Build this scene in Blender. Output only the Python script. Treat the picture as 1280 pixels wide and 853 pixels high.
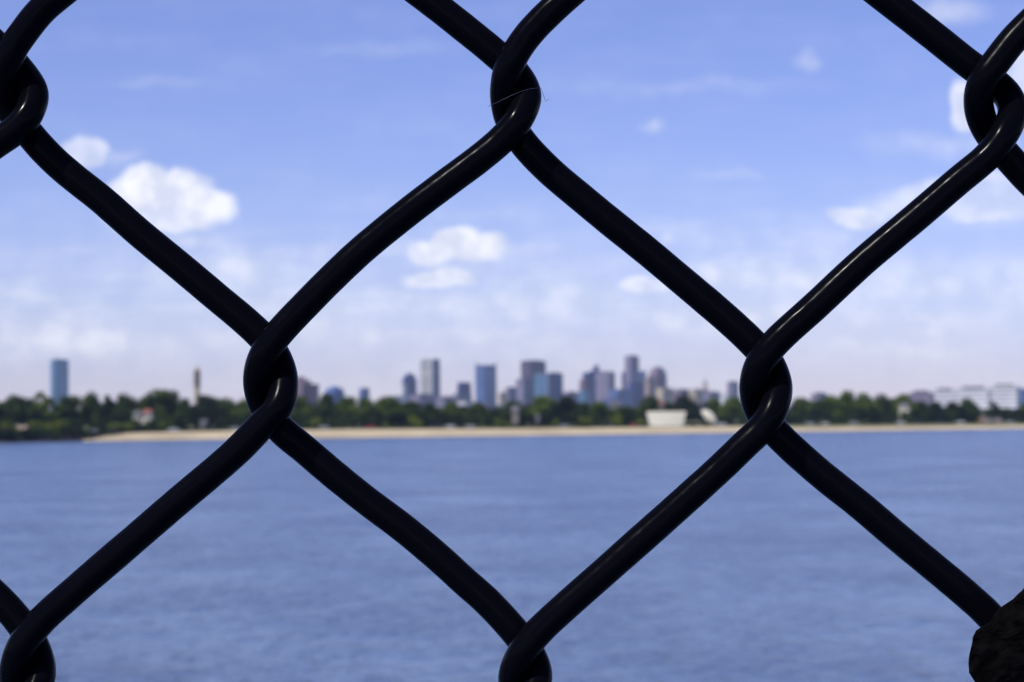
import bpy, bmesh, math, random
from mathutils import Vector, Matrix, noise

# ------------------------------------------------------------------ scene, camera, sky, sun, exposure
for o in list(bpy.data.objects):
    bpy.data.objects.remove(o)
scene = bpy.context.scene
C = scene.collection
R = math.radians

CAM_H = 7.9
FPX = 2489.0                     # focal length in pixels of a 1280 px wide frame
PITCH, ROLL = R(2.15), R(0.5)
cam_pos = Vector((0, 0, CAM_H))
fwd = Vector((0, math.cos(PITCH), math.sin(PITCH)))
up0 = Vector((0, -math.sin(PITCH), math.cos(PITCH)))
rgt0 = Vector((1, 0, 0))
rgt = rgt0 * math.cos(ROLL) - up0 * math.sin(ROLL)
upv = rgt0 * math.sin(ROLL) + up0 * math.cos(ROLL)
cd = bpy.data.cameras.new('camera')
cam = bpy.data.objects.new('camera', cd); C.objects.link(cam)
m3 = Matrix((rgt, upv, -fwd)).transposed()
cam.matrix_world = Matrix.Translation(cam_pos) @ m3.to_4x4()
cd.sensor_width = 36.0; cd.lens = 36.0 * FPX / 1280.0
cd.clip_start = 0.01; cd.clip_end = 60000
FENCE_Y = 0.278
cd.dof.use_dof = True; cd.dof.focus_distance = FENCE_Y; cd.dof.aperture_fstop = 62.0
cd.dof.aperture_blades = 6
scene.camera = cam

SUN_EL, SUN_AZ = R(52), R(-135)          # azimuth from +Y, clockwise
sl = bpy.data.lights.new('sun', 'SUN'); sl.energy = 3.6; sl.angle = R(0.5); sl.color = (1.0, 0.96, 0.9)
so = bpy.data.objects.new('sun', sl); C.objects.link(so)
to_sun = Vector((math.cos(SUN_EL) * math.sin(SUN_AZ), math.cos(SUN_EL) * math.cos(SUN_AZ), math.sin(SUN_EL)))
so.rotation_euler = to_sun.to_track_quat('Z', 'Y').to_euler()
so.location = (0, 0, 60)

vs = scene.view_settings
vs.view_transform = 'Standard'; vs.look = 'None'; vs.gamma = 1.0; vs.use_curve_mapping = False
vs.exposure = 0.06
scene.cycles.max_bounces = 6
scene.cycles.volume_bounces = 1


def pdir(x, y):
    return fwd + rgt * ((x - 640.0) / FPX) + upv * ((426.5 - y) / FPX)


def P(x, y, Y):
    """point of the world seen in direction (x, y) at a distance Y north of the camera"""
    d = pdir(x, y)
    return cam_pos + d * (Y / d.y)


def horizon(x):
    return 520.0 - (x - 640.0) * math.tan(ROLL)


class NT:
    """small helper for node trees"""
    def __init__(s, tree):
        s.t = tree; s.t.nodes.clear()

    def n(s, kind, **kw):
        nd = s.t.nodes.new(kind)
        ins = kw.pop('ins', {})
        for k, v in kw.items():
            setattr(nd, k, v)
        for k, v in ins.items():
            sock = nd.inputs[k]
            if hasattr(v, 'is_output') or isinstance(v, bpy.types.NodeSocket):
                s.t.links.new(v, sock)
            else:
                sock.default_value = v
        return nd

    def math(s, op, a, b=0.0, clamp=False):
        return s.n('ShaderNodeMath', operation=op, use_clamp=clamp, ins={0: a, 1: b}).outputs[0]

    def vmath(s, op, a, b=(0, 0, 0)):
        return s.n('ShaderNodeVectorMath', operation=op, ins={0: a, 1: b})

    def ramp(s, v, a, b, c=0.0, d=1.0, smooth=True):
        return s.n('ShaderNodeMapRange', interpolation_type='SMOOTHSTEP' if smooth else 'LINEAR',
                   ins={'Value': v, 'From Min': a, 'From Max': b, 'To Min': c, 'To Max': d}).outputs[0]

    def mix(s, f, a, b):
        m = s.n('ShaderNodeMix', data_type='RGBA', ins={0: f})
        for k, v in ((6, a), (7, b)):
            if isinstance(v, bpy.types.NodeSocket):
                s.t.links.new(v, m.inputs[k])
            else:
                m.inputs[k].default_value = tuple(v) + ((1,) if len(v) == 3 else ())
        return m.outputs[2]


# sky: Nishita with thin fair-weather clouds
world = bpy.data.worlds.new('World'); scene.world = world
world.use_nodes = True
w = NT(world.node_tree)
sky = w.n('ShaderNodeTexSky', sky_type='NISHITA', sun_disc=False, sun_elevation=SUN_EL,
          sun_rotation=SUN_AZ % (2 * math.pi), altitude=0.0, air_density=1.0, dust_density=0.1, ozone_density=3.0)
tc = w.n('ShaderNodeTexCoord')
sep = w.n('ShaderNodeSeparateXYZ', ins={0: tc.outputs['Generated']})
yy = w.math('MAXIMUM', w.math('ABSOLUTE', sep.outputs[1]), 0.08)
U = w.math('DIVIDE', sep.outputs[0], yy)
V = w.math('DIVIDE', sep.outputs[2], yy)
UV = w.n('ShaderNodeCombineXYZ', ins={0: U, 1: V, 2: 0.0}).outputs[0]
nz = w.n('ShaderNodeTexNoise', noise_dimensions='3D', ins={'Vector': UV, 'Scale': 42.0, 'Detail': 5.0, 'Roughness': 0.48})
warp = w.vmath('SCALE', w.vmath('SUBTRACT', nz.outputs['Color'], (0.5, 0.5, 0.5)).outputs[0])
warp.inputs[3].default_value = 0.017
UVW = w.vmath('ADD', UV, warp.outputs[0]).outputs[0]
UVW = w.vmath('MULTIPLY', UVW, (1, 1, 0)).outputs[0]
clouds = [  # direction (x, y), half width, half height, density
    (106, 187, 38, 22, .62), (150, 196, 30, 12, .25),
    (185, 238, 50, 27, .95), (222, 240, 44, 28, .9), (252, 262, 46, 26, .9), (215, 268, 78, 22, .75), (175, 228, 36, 20, .8), (240, 300, 46, 11, .32),
    (297, 335, 42, 16, .36), (574, 298, 32, 20, .92), (600, 306, 36, 15, .9), (548, 312, 38, 15, .85), (575, 315, 60, 9, .7),
    (548, 345, 50, 14, .72), (808, 358, 36, 13, .62), (890, 342, 28, 15, .42), (832, 305, 15, 10, .35),
    (1008, 80, 19, 16, .36), (818, 158, 19, 10, .36), (1206, 134, 20, 31, .75),
    (1070, 272, 40, 15, .6), (1112, 256, 44, 26, .45), (1215, 246, 110, 30, .5), (1180, 12, 60, 22, .42),
    (1272, 95, 36, 40, .55), (1180, 180, 110, 20, .25), (920, 220, 50, 9, .2), (410, 305, 22, 15, .14),
    (200, 105, 80, 10, .12), (480, 60, 120, 14, .1), (860, 110, 200, 14, .12), (640, 385, 170, 24, .3),
    (1150, 345, 200, 30, .35), (430, 420, 170, 20, .3), (1000, 400, 260, 26, .3), (150, 425, 240, 16, .28),
    (-120, 250, 90, 40, .6), (1440, 150, 100, 60, .6), (1500, 300, 130, 40, .5), (-260, 350, 150, 30, .4)]
acc = None
for (cx, cy, hw, hh, st) in clouds:
    d = pdir(cx, cy)
    uc, vc = d.x / d.y, d.z / d.y
    q = w.vmath('MULTIPLY', w.vmath('SUBTRACT', UVW, (uc, vc, 0)).outputs[0], (FPX / hw, FPX / hh, 0)).outputs[0]
    ln = w.n('ShaderNodeVectorMath', operation='LENGTH', ins={0: q}).outputs['Value']
    soft = 0.0 if st < .5 else .74
    mk = w.ramp(ln, 1.28 if st < .5 else 1.18, soft, 0.0, st)
    acc = mk if acc is None else w.math('MAXIMUM', acc, mk)
# thin streaky veil low over the horizon and faint streaks above
str_uv = w.vmath('MULTIPLY', UV, (11.0, 46.0, 1.0)).outputs[0]
n2 = w.n('ShaderNodeTexNoise', ins={'Vector': str_uv, 'Scale': 1.0, 'Detail': 7.0, 'Roughness': 0.6}).outputs[0]
band = w.math('MULTIPLY', w.ramp(V, 0.005, 0.05, 0.3, 1.0), w.ramp(V, 0.125, 0.055, 0.10, 1.0))
veil = w.math('MULTIPLY', w.ramp(n2, 0.38, 0.72, 0.12, 0.62), band)
inv = w.math('MULTIPLY', w.math('SUBTRACT', 1.0, acc), w.math('SUBTRACT', 1.0, veil))
mask = w.math('SUBTRACT', 1.0, inv, clamp=True)
n3 = w.n('ShaderNodeTexNoise', ins={'Vector': UV, 'Scale': 60.0, 'Detail': 4.0}).outputs[0]
ccol = w.mix(w.ramp(n3, .35, .65), (7.2, 7.6, 9.2), (10.3, 10.3, 10.9))
# camera white balance leans to violet
skyc = w.vmath('MULTIPLY', sky.outputs[0], (.93, .86, 1.31)).outputs[0]
bg = w.n('ShaderNodeBackground', ins={'Color': w.mix(mask, skyc, ccol), 'Strength': 0.10})
wo = w.n('ShaderNodeOutputWorld'); world.node_tree.links.new(bg.outputs[0], wo.inputs[0])


# ------------------------------------------------------------------ helpers
def tag(o, label=None, cat=None, group=None, kind=None):
    if label: o['label'] = label
    if cat: o['category'] = cat
    if group: o['group'] = group
    if kind: o['kind'] = kind
    return o


def obj(name, bm, mat, parent=None, smooth=False):
    me = bpy.data.meshes.new(name)
    bmesh.ops.recalc_face_normals(bm, faces=bm.faces[:]) if smooth != 'leaf' else None
    bm.to_mesh(me); bm.free()
    if smooth is True:
        for p in me.polygons: p.use_smooth = True
    me.materials.append(mat)
    o = bpy.data.objects.new(name, me); C.objects.link(o)
    if parent: o.parent = parent
    return o


def thing(name, label, cat, loc=(0, 0, 0), rz=0.0, group=None):
    o = bpy.data.objects.new(name, None); C.objects.link(o)
    o.empty_display_size = 0.2
    o.location = loc; o.rotation_euler = (0, 0, rz)
    return tag(o, label, cat, group)


def dup(root, loc, rz=0.0, scale=(1, 1, 1), label=None, group=None, mats=None):
    r = root.copy(); C.objects.link(r); r.location = loc; r.rotation_euler = (0, 0, rz); r.scale = scale
    if label: r['label'] = label
    if group: r['group'] = group
    for ch in list(root.children):
        c = ch.copy(); C.objects.link(c); c.parent = r
        if mats and ch.name.split('.')[0] in mats:
            c.material_slots[0].link = 'OBJECT'; c.material_slots[0].material = mats[ch.name.split('.')[0]]
        for g in ch.children:
            d = g.copy(); C.objects.link(d); d.parent = c
    return r


def add_box(bm, x0, x1, y0, y1, z0, z1):
    v = [bm.verts.new((x, y, z)) for z in (z0, z1) for y in (y0, y1) for x in (x0, x1)]
    for f in ((0, 2, 3, 1), (4, 5, 7, 6), (0, 1, 5, 4), (2, 6, 7, 3), (0, 4, 6, 2), (1, 3, 7, 5)):
        bm.faces.new([v[i] for i in f])


def box_bm(*a, bevel=0.0):
    bm = bmesh.new(); add_box(bm, *a)
    if bevel:
        bmesh.ops.bevel(bm, geom=bm.edges[:], offset=bevel, segments=2, affect='EDGES')
    return bm


def add_prism(bm, pts, z0, z1, top=None):
    """pts: footprint; top: optional list of top points (x, y)"""
    top = top or pts
    a = [bm.verts.new((x, y, z0)) for x, y in pts]
    b = [bm.verts.new((x, y, z1)) for x, y in top]
    n = len(pts)
    for i in range(n):
        bm.faces.new((a[i], a[(i + 1) % n], b[(i + 1) % n], b[i]))
    bm.faces.new(a[::-1]); bm.faces.new(b)


def add_tube(bm, path, radii, seg=10, cap=True):
    rings = []
    up = None
    for i, p in enumerate(path):
        t = (path[min(i + 1, len(path) - 1)] - path[max(i - 1, 0)]).normalized()
        if up is None:
            up = Vector((0, 0, 1)) if abs(t.z) < .9 else Vector((0, 1, 0))
        side = t.cross(up).normalized(); up = side.cross(t).normalized()
        r = radii[i] if isinstance(radii, (list, tuple)) else radii
        rings.append([bm.verts.new(p + (side * math.cos(a) + up * math.sin(a)) * r)
                      for a in [2 * math.pi * k / seg for k in range(seg)]])
    for a, b in zip(rings, rings[1:]):
        for k in range(seg):
            bm.faces.new((a[k], a[(k + 1) % seg], b[(k + 1) % seg], b[k]))
    if cap:
        bm.faces.new(rings[0][::-1]); bm.faces.new(rings[-1])


def material(name, color, rough=0.7, noise_amt=0.0, noise_scale=1.0, metallic=0.0, spec=0.5, bump=0.0, coords='Object'):
    m = bpy.data.materials.new(name); m.use_nodes = True
    t = NT(m.node_tree)
    b = t.n('ShaderNodeBsdfPrincipled', ins={'Roughness': rough, 'Metallic': metallic, 'Specular IOR Level': spec})
    o = t.n('ShaderNodeOutputMaterial'); m.node_tree.links.new(b.outputs[0], o.inputs[0])
    c = tuple(color) + (1,)
    if noise_amt or bump:
        co = t.n('ShaderNodeTexCoord').outputs[coords]
        nn = t.n('ShaderNodeTexNoise', ins={'Vector': co, 'Scale': noise_scale, 'Detail': 5.0})
        f = nn.outputs[0]
        lo = tuple(max(0, v * (1 - noise_amt)) for v in color) + (1,)
        hi = tuple(min(1, v * (1 + noise_amt)) for v in color) + (1,)
        m.node_tree.links.new(t.mix(t.ramp(f, .3, .7), lo, hi), b.inputs['Base Color'])
        if bump:
            bp = t.n('ShaderNodeBump', ins={'Strength': 1.0, 'Distance': bump, 'Height': f})
            m.node_tree.links.new(bp.outputs[0], b.inputs['Normal'])
    else:
        b.inputs['Base Color'].default_value = c
    return m


def facade(name, wall, glass, bay=4.5, floor=3.8, gap=0.32, rough=0.35):
    """wall colour with a grid of darker glazing, floor by floor"""
    m = bpy.data.materials.new(name); m.use_nodes = True
    t = NT(m.node_tree)
    co = t.n('ShaderNodeTexCoord').outputs['Object']
    s = t.n('ShaderNodeSeparateXYZ', ins={0: co})
    h = t.math('ADD', s.outputs[0], t.math('MULTIPLY', s.outputs[1], 0.83))
    v = t.n('ShaderNodeCombineXYZ', ins={0: h, 1: s.outputs[2], 2: 0.0}).outputs[0]
    br = t.n('ShaderNodeTexBrick', offset=0.0, squash=1.0, ins={
        'Vector': v, 'Color1': tuple(glass) + (1,), 'Color2': tuple(g * 1.25 for g in glass) + (1,),
        'Mortar': tuple(wall) + (1,), 'Scale': 1.0, 'Mortar Size': gap * floor * .5, 'Mortar Smooth': 0.1,
        'Brick Width': bay, 'Row Height': floor})
    nn = t.n('ShaderNodeTexNoise', ins={'Vector': co, 'Scale': 0.03, 'Detail': 3.0}).outputs[0]
    col = t.vmath('SCALE', br.outputs[0]); t.t.links.new(t.ramp(nn, .3, .7, .85, 1.15), col.inputs[3])
    b = t.n('ShaderNodeBsdfPrincipled', ins={'Base Color': col.outputs[0], 'Roughness': rough})
    o = t.n('ShaderNodeOutputMaterial'); t.t.links.new(b.outputs[0], o.inputs[0])
    return m


random.seed(7)

# ------------------------------------------------------------------ the setting: water, beach, ground
def yw(x):                       # where the waterline lies in direction x
    pts = ((-1600, 578), (0, 554.5), (105, 552.3), (300, 549.2), (640, 545.3), (900, 541.6), (1280, 536.2), (2900, 515.5))
    for (a, b), (c, d) in zip(pts, pts[1:]):
        if x <= c:
            return b + (d - b) * (x - a) / (c - a)
    return pts[-1][1]


def shore_Y(x):
    d = pdir(x, yw(x))
    return -CAM_H / d.z * d.y


def back_z(x):
    if x < 220: return 2.7
    pts = ((220, 2.7), (320, 3.2), (640, 2.7), (1120, 2.2), (1280, 2.0))
    for (a, b), (c, d) in zip(pts, pts[1:]):
        if x <= c: return b + (d - b) * (x - a) / (c - a)
    return 2.3


BEACH_W = 46.0


def ground_z(x, inland):
    zb = back_z(x)
    if inland <= BEACH_W:
        s = inland / BEACH_W
        return zb * (1 - (1 - s) ** 1.35) if s > 0 else inland * 0.05
    return zb + (4.6 - zb) * min(1, (inland - BEACH_W) / 220.0)


def spot(x, inland):
    Y = shore_Y(x) + inland
    p = P(x, horizon(x), Y)
    return Vector((p.x, Y, ground_z(x, inland)))


def strip(name, xs, ins, mat, dz=0.0):
    bm = bmesh.new(); rows = []
    for x in xs:
        row = []
        for d in ins:
            p = spot(x, d)
            row.append(bm.verts.new((p.x, p.y, p.z + dz + 0.12 * noise.noise(Vector((p.x * .08, p.y * .2, 0))) * (0 < d < 400))))
        rows.append(row)
    for a, b in zip(rows, rows[1:]):
        for k in range(len(ins) - 1):
            bm.faces.new((a[k], b[k], b[k + 1], a[k + 1]))
    return obj(name, bm, mat, smooth=True)


# water
wm = bpy.data.materials.new('water'); wm.use_nodes = True
t = NT(wm.node_tree)
co = t.n('ShaderNodeTexCoord').outputs['Object']
na = t.n('ShaderNodeTexNoise', ins={'Vector': t.vmath('MULTIPLY', co, (.8, 1.1, 1)).outputs[0], 'Scale': 1.0, 'Detail': 4.0, 'Roughness': .6}).outputs[0]
nb = t.n('ShaderNodeTexNoise', ins={'Vector': t.vmath('MULTIPLY', co, (.22, .27, 1)).outputs[0], 'Scale': 1.0, 'Detail': 3.0}).outputs[0]
nc = t.n('ShaderNodeTexNoise', ins={'Vector': t.vmath('MULTIPLY', co, (.05, .045, 1)).outputs[0], 'Scale': 1.0, 'Detail': 6.0, 'Roughness': .72}).outputs[0]
hgt = t.math('ADD', t.math('MULTIPLY', na, .8), t.math('MULTIPLY', nb, .9))
amp = t.ramp(nc, .34, .66, .35, 1.5)
bp = t.n('ShaderNodeBump', ins={'Strength': 1.0, 'Distance': 0.9, 'Height': t.math('MULTIPLY', hgt, amp)})
b = t.n('ShaderNodeBsdfPrincipled', ins={'Base Color': t.mix(t.ramp(nc, .3, .7), t.mix(t.ramp(na, .35, .65), (.185, .26, .38), (.10, .165, .295)), t.mix(t.ramp(na, .35, .65), (.105, .165, .295), (.055, .10, .23))), 'Roughness': .25, 'IOR': 1.33, 'Normal': bp.outputs[0]})
o = t.n('ShaderNodeOutputMaterial'); t.t.links.new(b.outputs[0], o.inputs[0])
bm = bmesh.new()
vv = [bm.verts.new(p) for p in ((-7000, -60, 0), (7000, -60, 0), (7000, 9000, 0), (-7000, 9000, 0))]
bm.faces.new(vv)
tag(obj('water', bm, wm), kind='structure')

# beach sand
sm = bpy.data.materials.new('sand'); sm.use_nodes = True
t = NT(sm.node_tree)
co = t.n('ShaderNodeTexCoord').outputs['Object']
n1 = t.n('ShaderNodeTexNoise', ins={'Vector': t.vmath('MULTIPLY', co, (.05, .2, 1)).outputs[0], 'Scale': 1.0, 'Detail': 6.0}).outputs[0]
col = t.mix(t.ramp(n1, .35, .65), (.42, .33, .18), (.72, .58, .34))
z = t.n('ShaderNodeSeparateXYZ', ins={0: co}).outputs[2]
wet = t.ramp(z, 0.02, 0.5)
col = t.mix(wet, (.36, .29, .19), col)
b = t.n('ShaderNodeBsdfPrincipled', ins={'Base Color': col, 'Roughness': .9})
o = t.n('ShaderNodeOutputMaterial'); t.t.links.new(b.outputs[0], o.inputs[0])
xs = [i * 40 for i in range(-20, 56)]
bxs = [104, 112] + [i * 40 for i in range(3, 56)]
tag(strip('beach', bxs, [-8, -3, 0, 3, 8, 15, 22, 30, 38, 46, 50], sm), kind='structure')

dark_shore = material('dark_shore', (.035, .03, .03), .95, .5, .3, bump=.2)
tag(strip('shore', [i * 20 for i in range(-40, 6)] + [106, 112], [-8, -3, 0, 3, 8, 15, 22, 30, 38, 46, 50], dark_shore, dz=-.02), kind='structure')

# ground behind: grass, worn
gm = bpy.data.materials.new('grass_ground'); gm.use_nodes = True
t = NT(gm.node_tree)
co = t.n('ShaderNodeTexCoord').outputs['Object']
n1 = t.n('ShaderNodeTexNoise', ins={'Vector': co, 'Scale': .04, 'Detail': 8.0}).outputs[0]
col = t.mix(t.ramp(n1, .4, .62), (.07, .10, .03), (.24, .22, .09))
b = t.n('ShaderNodeBsdfPrincipled', ins={'Base Color': col, 'Roughness': 1.0})
o = t.n('ShaderNodeOutputMaterial'); t.t.links.new(b.outputs[0], o.inputs[0])
xs2 = [i * 80 for i in range(-30, 51)]
tag(strip('ground', xs2, [44, 48, 60, 90, 150, 270, 600, 1500, 4000, 8100], gm, dz=0.03), kind='structure')
tag(strip('grass_verge', [i * 40 for i in range(24, 56)], [27, 33, 40, 46, 51], material('verge_grass', (.20, .19, .075), .95, .5, .25), dz=.07), kind='structure')
# coast road along the back of the beach
am = material('asphalt', (.055, .055, .06), .9, .25, .3)
tag(strip('road', xs, [56, 59.5, 63], am, dz=0.16), kind='structure')

# ------------------------------------------------------------------ air
hz = bpy.data.materials.new('haze'); hz.use_nodes = True
t = NT(hz.node_tree)
pv = t.n('ShaderNodeVolumePrincipled', ins={'Color': (.62, .78, 1.0, 1), 'Density': 4.2e-5, 'Anisotropy': 0.1})
o = t.n('ShaderNodeOutputMaterial'); t.t.links.new(pv.outputs[0], o.inputs['Volume'])
tag(obj('haze', box_bm(-7100, 7100, -120, 9100, -1.0, 230), hz), kind='stuff')

# ------------------------------------------------------------------ the chain link fence
MMPX = FENCE_Y / FPX                     # metres per pixel on the fence plane
# slightly uneven vinyl coating
fence_black = bpy.data.materials.new('black_vinyl'); fence_black.use_nodes = True
t = NT(fence_black.node_tree)
co = t.n('ShaderNodeTexCoord').outputs['Object']
nn = t.n('ShaderNodeTexNoise', ins={'Vector': co, 'Scale': 190.0, 'Detail': 2.0}).outputs[0]
n4 = t.n('ShaderNodeTexNoise', ins={'Vector': co, 'Scale': 2600.0, 'Detail': 2.0}).outputs[0]
hh = t.math('ADD', nn, t.math('MULTIPLY', n4, .012))
bp = t.n('ShaderNodeBump', ins={'Strength': 1.0, 'Distance': 0.00016, 'Height': hh})
b = t.n('ShaderNodeBsdfPrincipled', ins={'Base Color': (.0022, .0022, .004, 1), 'Roughness': t.ramp(nn, .3, .7, .14, .24),
        'Specular IOR Level': .036, 'Normal': bp.outputs[0]})
o = t.n('ShaderNodeOutputMaterial'); t.t.links.new(b.outputs[0], o.inputs[0])

# measured centre lines, from tip to tip; key = (wire column, row of the upper tip)
# a wire runs: right tip -> front '/' -> left tip -> back '\' -> right tip ...
kx = {-1: -295, 0: 24, 1: 338.5, 2: 645, 3: 957.5, 4: 1243, 5: 1560}


def knuckle(c, r):
    """centre of the knuckle in column c (0 = x 24) and row r (0 = y 118, spacing ~363)"""
    if c in kx: x = kx[c]
    elif c < -1: x = -295 + (c + 1) * 314
    else: x = 1560 + (c - 5) * 314
    return Vector((x + (r - (c % 2)) * 6.0 if r >= 0 else x + r * 4.0, 118 + 363 * r + (3 if c == 3 else 0)))


seg_pts = {   # inner points of measured segments (tips are added from tipL / tipR)
    # wire 0 = between knuckle columns 0 and 1, wire 1 = between 1 and 2, ...
    ('/', 1, 0): [(648, 150), (630, 172), (601, 197), (558, 229), (510, 265.5), (452, 313), (420, 343), (390, 373), (346, 420), (329, 445)],
    ('\\', 1, 1): [(331, 511), (351, 537), (382, 563), (416, 592), (457, 625), (505, 661), (548, 697), (582, 728), (608, 751), (644, 790), (663, 817)],
    ('\\', 1, -1): [(400, -105), (470, -50), (553.5, 14), (585, 39), (618, 66), (645, 92)],
    ('/', 2, -1): [(850, -120), (760, -48), (691, 12), (661, 43), (645, 66), (634, 90)],
    ('\\', 2, 0): [(636, 148), (651, 175), (684, 211), (728, 248.5), (765, 279), (808, 313.5), (848, 347), (893, 385), (918, 407), (942, 430), (962, 454)],
    ('/', 2, 1): [(965, 515), (951, 537), (934, 553), (903, 583), (839, 641), (777, 696), (758, 713), (707, 758), (672, 791), (652, 817)],
    ('/', 3, 0): [(1263, 153), (1255, 168), (1237, 193), (1197, 227), (1147, 270), (1078, 328), (1021, 381), (967, 431), (949, 456)],
    ('\\', 3, 1): [(948, 512), (970, 541), (1023, 590), (1073, 630), (1123, 672.5), (1160, 703), (1209, 744), (1238, 771), (1262, 803)],
    ('\\', 3, -1): [(1000, -85), (1060, -38), (1127, 14), (1173, 50), (1212, 81), (1244, 104), (1260, 120)],
    ('/', 4, -1): [(1440, -105), (1350, -28), (1300, 17), (1266, 51), (1245, 78), (1230, 98), (1224, 114)],
    ('\\', 4, 0): [(1227, 149), (1237, 168), (1258, 194), (1295, 234), (1400, 322)],
    ('\\', 0, 0): [(14, 140), (34, 164), (51, 184), (72, 205), (97, 226), (125, 248), (175, 292), (225, 333), (275, 375), (305, 400), (331, 425), (347, 449)],
    ('/', 0, 1): [(349, 507), (326, 533), (295, 565), (219, 630), (168, 674), (88, 743), (50, 778), (26, 810)],
    ('/', 0, -1): [(230, -130), (130, -52), (84, -14), (52, 13), (31, 39), (15, 63), (8, 85)],
    ('/', -1, 0): [(36, 142), (20, 162), (-10, 183), (-80, 240), (-200, 342)],
    ('\\', -1, 1): [(-210, 580), (-60, 700), (-13, 738), (24, 777), (43, 808)],
    ('\\', -1, -1): [(-120, -50), (-12, 50), (20, 82)],
}
tipL = {(1, 0): None, (0, 0): (5.5, 108), (0, 2): (17.5, 845), (1, 1): (322, 474), (2, 0): (630.5, 118), (2, 2): (641, 847),
        (3, 1): (942.5, 483), (4, 0): (1223, 131), (4, 2): (1243, 850)}
tipR = {(-1, 0): (42.5, 117), (-1, 2): (51.5, 842), (0, 1): (354.5, 476), (1, 0): (659, 120), (1, 2): (672.5, 845),
        (2, 1): (972.5, 485), (3, 0): (1266.5, 137), (3, 2): (1276, 848)}


def TL(wi, r):      # left tip of wire wi at row r: sits in knuckle column wi
    v = tipL.get((wi, r))
    return Vector(v) if v else knuckle(wi, r) + Vector((-15, 0))


def TR(wi, r):
    v = tipR.get((wi, r))
    return Vector(v) if v else knuckle(wi + 1, r) + Vector((15, 0))


T_SLASH = [(659, 120)] + seg_pts[('/', 1, 0)] + [(322, 474)]
T_BACK = [(322, 474)] + seg_pts[('\\', 1, 1)] + [(672.5, 845)]


def segment(kind, wi, r):
    """list of 2D points from tip (row r) to tip (row r + 1), end excluded"""
    a, b = (TR(wi, r), TL(wi, r + 1)) if kind == '/' else (TL(wi, r), TR(wi, r + 1))
    if (kind, wi, r) in seg_pts:
        pts = [a] + [Vector(p) for p in seg_pts[(kind, wi, r)]]
    else:
        T = T_SLASH if kind == '/' else T_BACK
        t0, t1 = Vector(T[0]), Vector(T[-1])
        pts = [Vector((a.x + (p[0] - t0.x) / (t1.x - t0.x) * (b.x - a.x), a.y + (p[1] - t0.y) / (t1.y - t0.y) * (b.y - a.y))) for p in T[:-1]]
    return pts


def catmull(pts, step=5.0):
    out = []
    for i in range(len(pts) - 1):
        p0 = pts[max(i - 1, 0)]; p1 = pts[i]; p2 = pts[i + 1]; p3 = pts[min(i + 2, len(pts) - 1)]
        n = max(1, int((p2 - p1).length / step))
        # centripetal parameters
        t01 = max((p1 - p0).length, 1e-3) ** .5; t12 = (p2 - p1).length ** .5; t23 = max((p3 - p2).length, 1e-3) ** .5
        m1 = (p2 - p1) + ((p1 - p0) / t01 - (p2 - p0) / (t01 + t12)) * t12
        m2 = (p2 - p1) + ((p3 - p2) / t23 - (p3 - p1) / (t12 + t23)) * t12
        for k in range(n):
            s = k / n
            out.append((i + s, (2 * s ** 3 - 3 * s ** 2 + 1) * p1 + (s ** 3 - 2 * s ** 2 + s) * m1 + (-2 * s ** 3 + 3 * s ** 2) * p2 + (s ** 3 - s ** 2) * m2))
    out.append((len(pts) - 1, pts[-1]))
    return out


def smooth_path(p2, it=3):
    for _ in range(it):
        p2 = [p2[0]] + [(a + b * 2 + c) / 4 for a, b, c in zip(p2, p2[1:], p2[2:])] + [p2[-1]]
    return p2


fence = thing('chain_link_fence', 'black vinyl coated chain link fence filling the foreground, its wires hooked into each other', 'fence', (0, FENCE_Y, CAM_H))
R_WIRE = 18.6
D_WIRE = 19.5
for wi in range(-17, 21):
    fine = -3 <= wi <= 7
    pts = []; signs = []; tips = []
    rows = range(-8, 10)
    for r in rows:
        # even rows: right tips for odd-numbered wires' upper end ...
        is_right = ((wi + 1 + r) % 2 == 0)        # a tip at row r lies in the knuckle column with the same parity as r
        kind = '/' if is_right else '\\'
        sp = segment(kind, wi, r)
        tips.append(len(pts)); signs += [(-1 if kind == '/' else 1)] * len(sp)
        pts += sp
    tips.append(len(pts)); pts.append(TR(wi, 10) if (wi + 1 + 10) % 2 == 0 else TL(wi, 10)); signs.append(signs[-1])
    cm = catmull(pts, 5.0 if fine else 14.0)
    par = [c[0] for c in cm]; p2 = smooth_path([c[1] for c in cm], 2)
    # arc length
    s = [0.0]
    for a, b in zip(p2, p2[1:]): s.append(s[-1] + (b - a).length)
    tip_s = []
    for ti in tips:
        j = min(range(len(par)), key=lambda k: abs(par[k] - ti)); tip_s.append(s[j])
    path = []; rad = []
    for k, q in enumerate(p2):
        dist = min(abs(s[k] - ts) for ts in tip_s)
        sgn = signs[min(int(par[k] + 1e-6), len(signs) - 1)]
        dep = sgn * D_WIRE * math.sin(min(1.0, dist / 44.0) * math.pi / 2)
        Yd = FENCE_Y + dep * MMPX
        pt = P(q.x, q.y, Yd)
        path.append(pt - Vector((0, FENCE_Y, CAM_H)))
        rad.append(R_WIRE * MMPX * (Yd / FENCE_Y) * (1 + .012 * noise.noise(Vector((s[k] * .018, wi * 7.3, 0))) + .008 * noise.noise(Vector((s[k] * .07, wi * 3.1, 5)))))
    bm = bmesh.new(); add_tube(bm, path, rad, seg=28 if fine else 14)
    obj('wire', bm, fence_black, fence, smooth=True)

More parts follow.
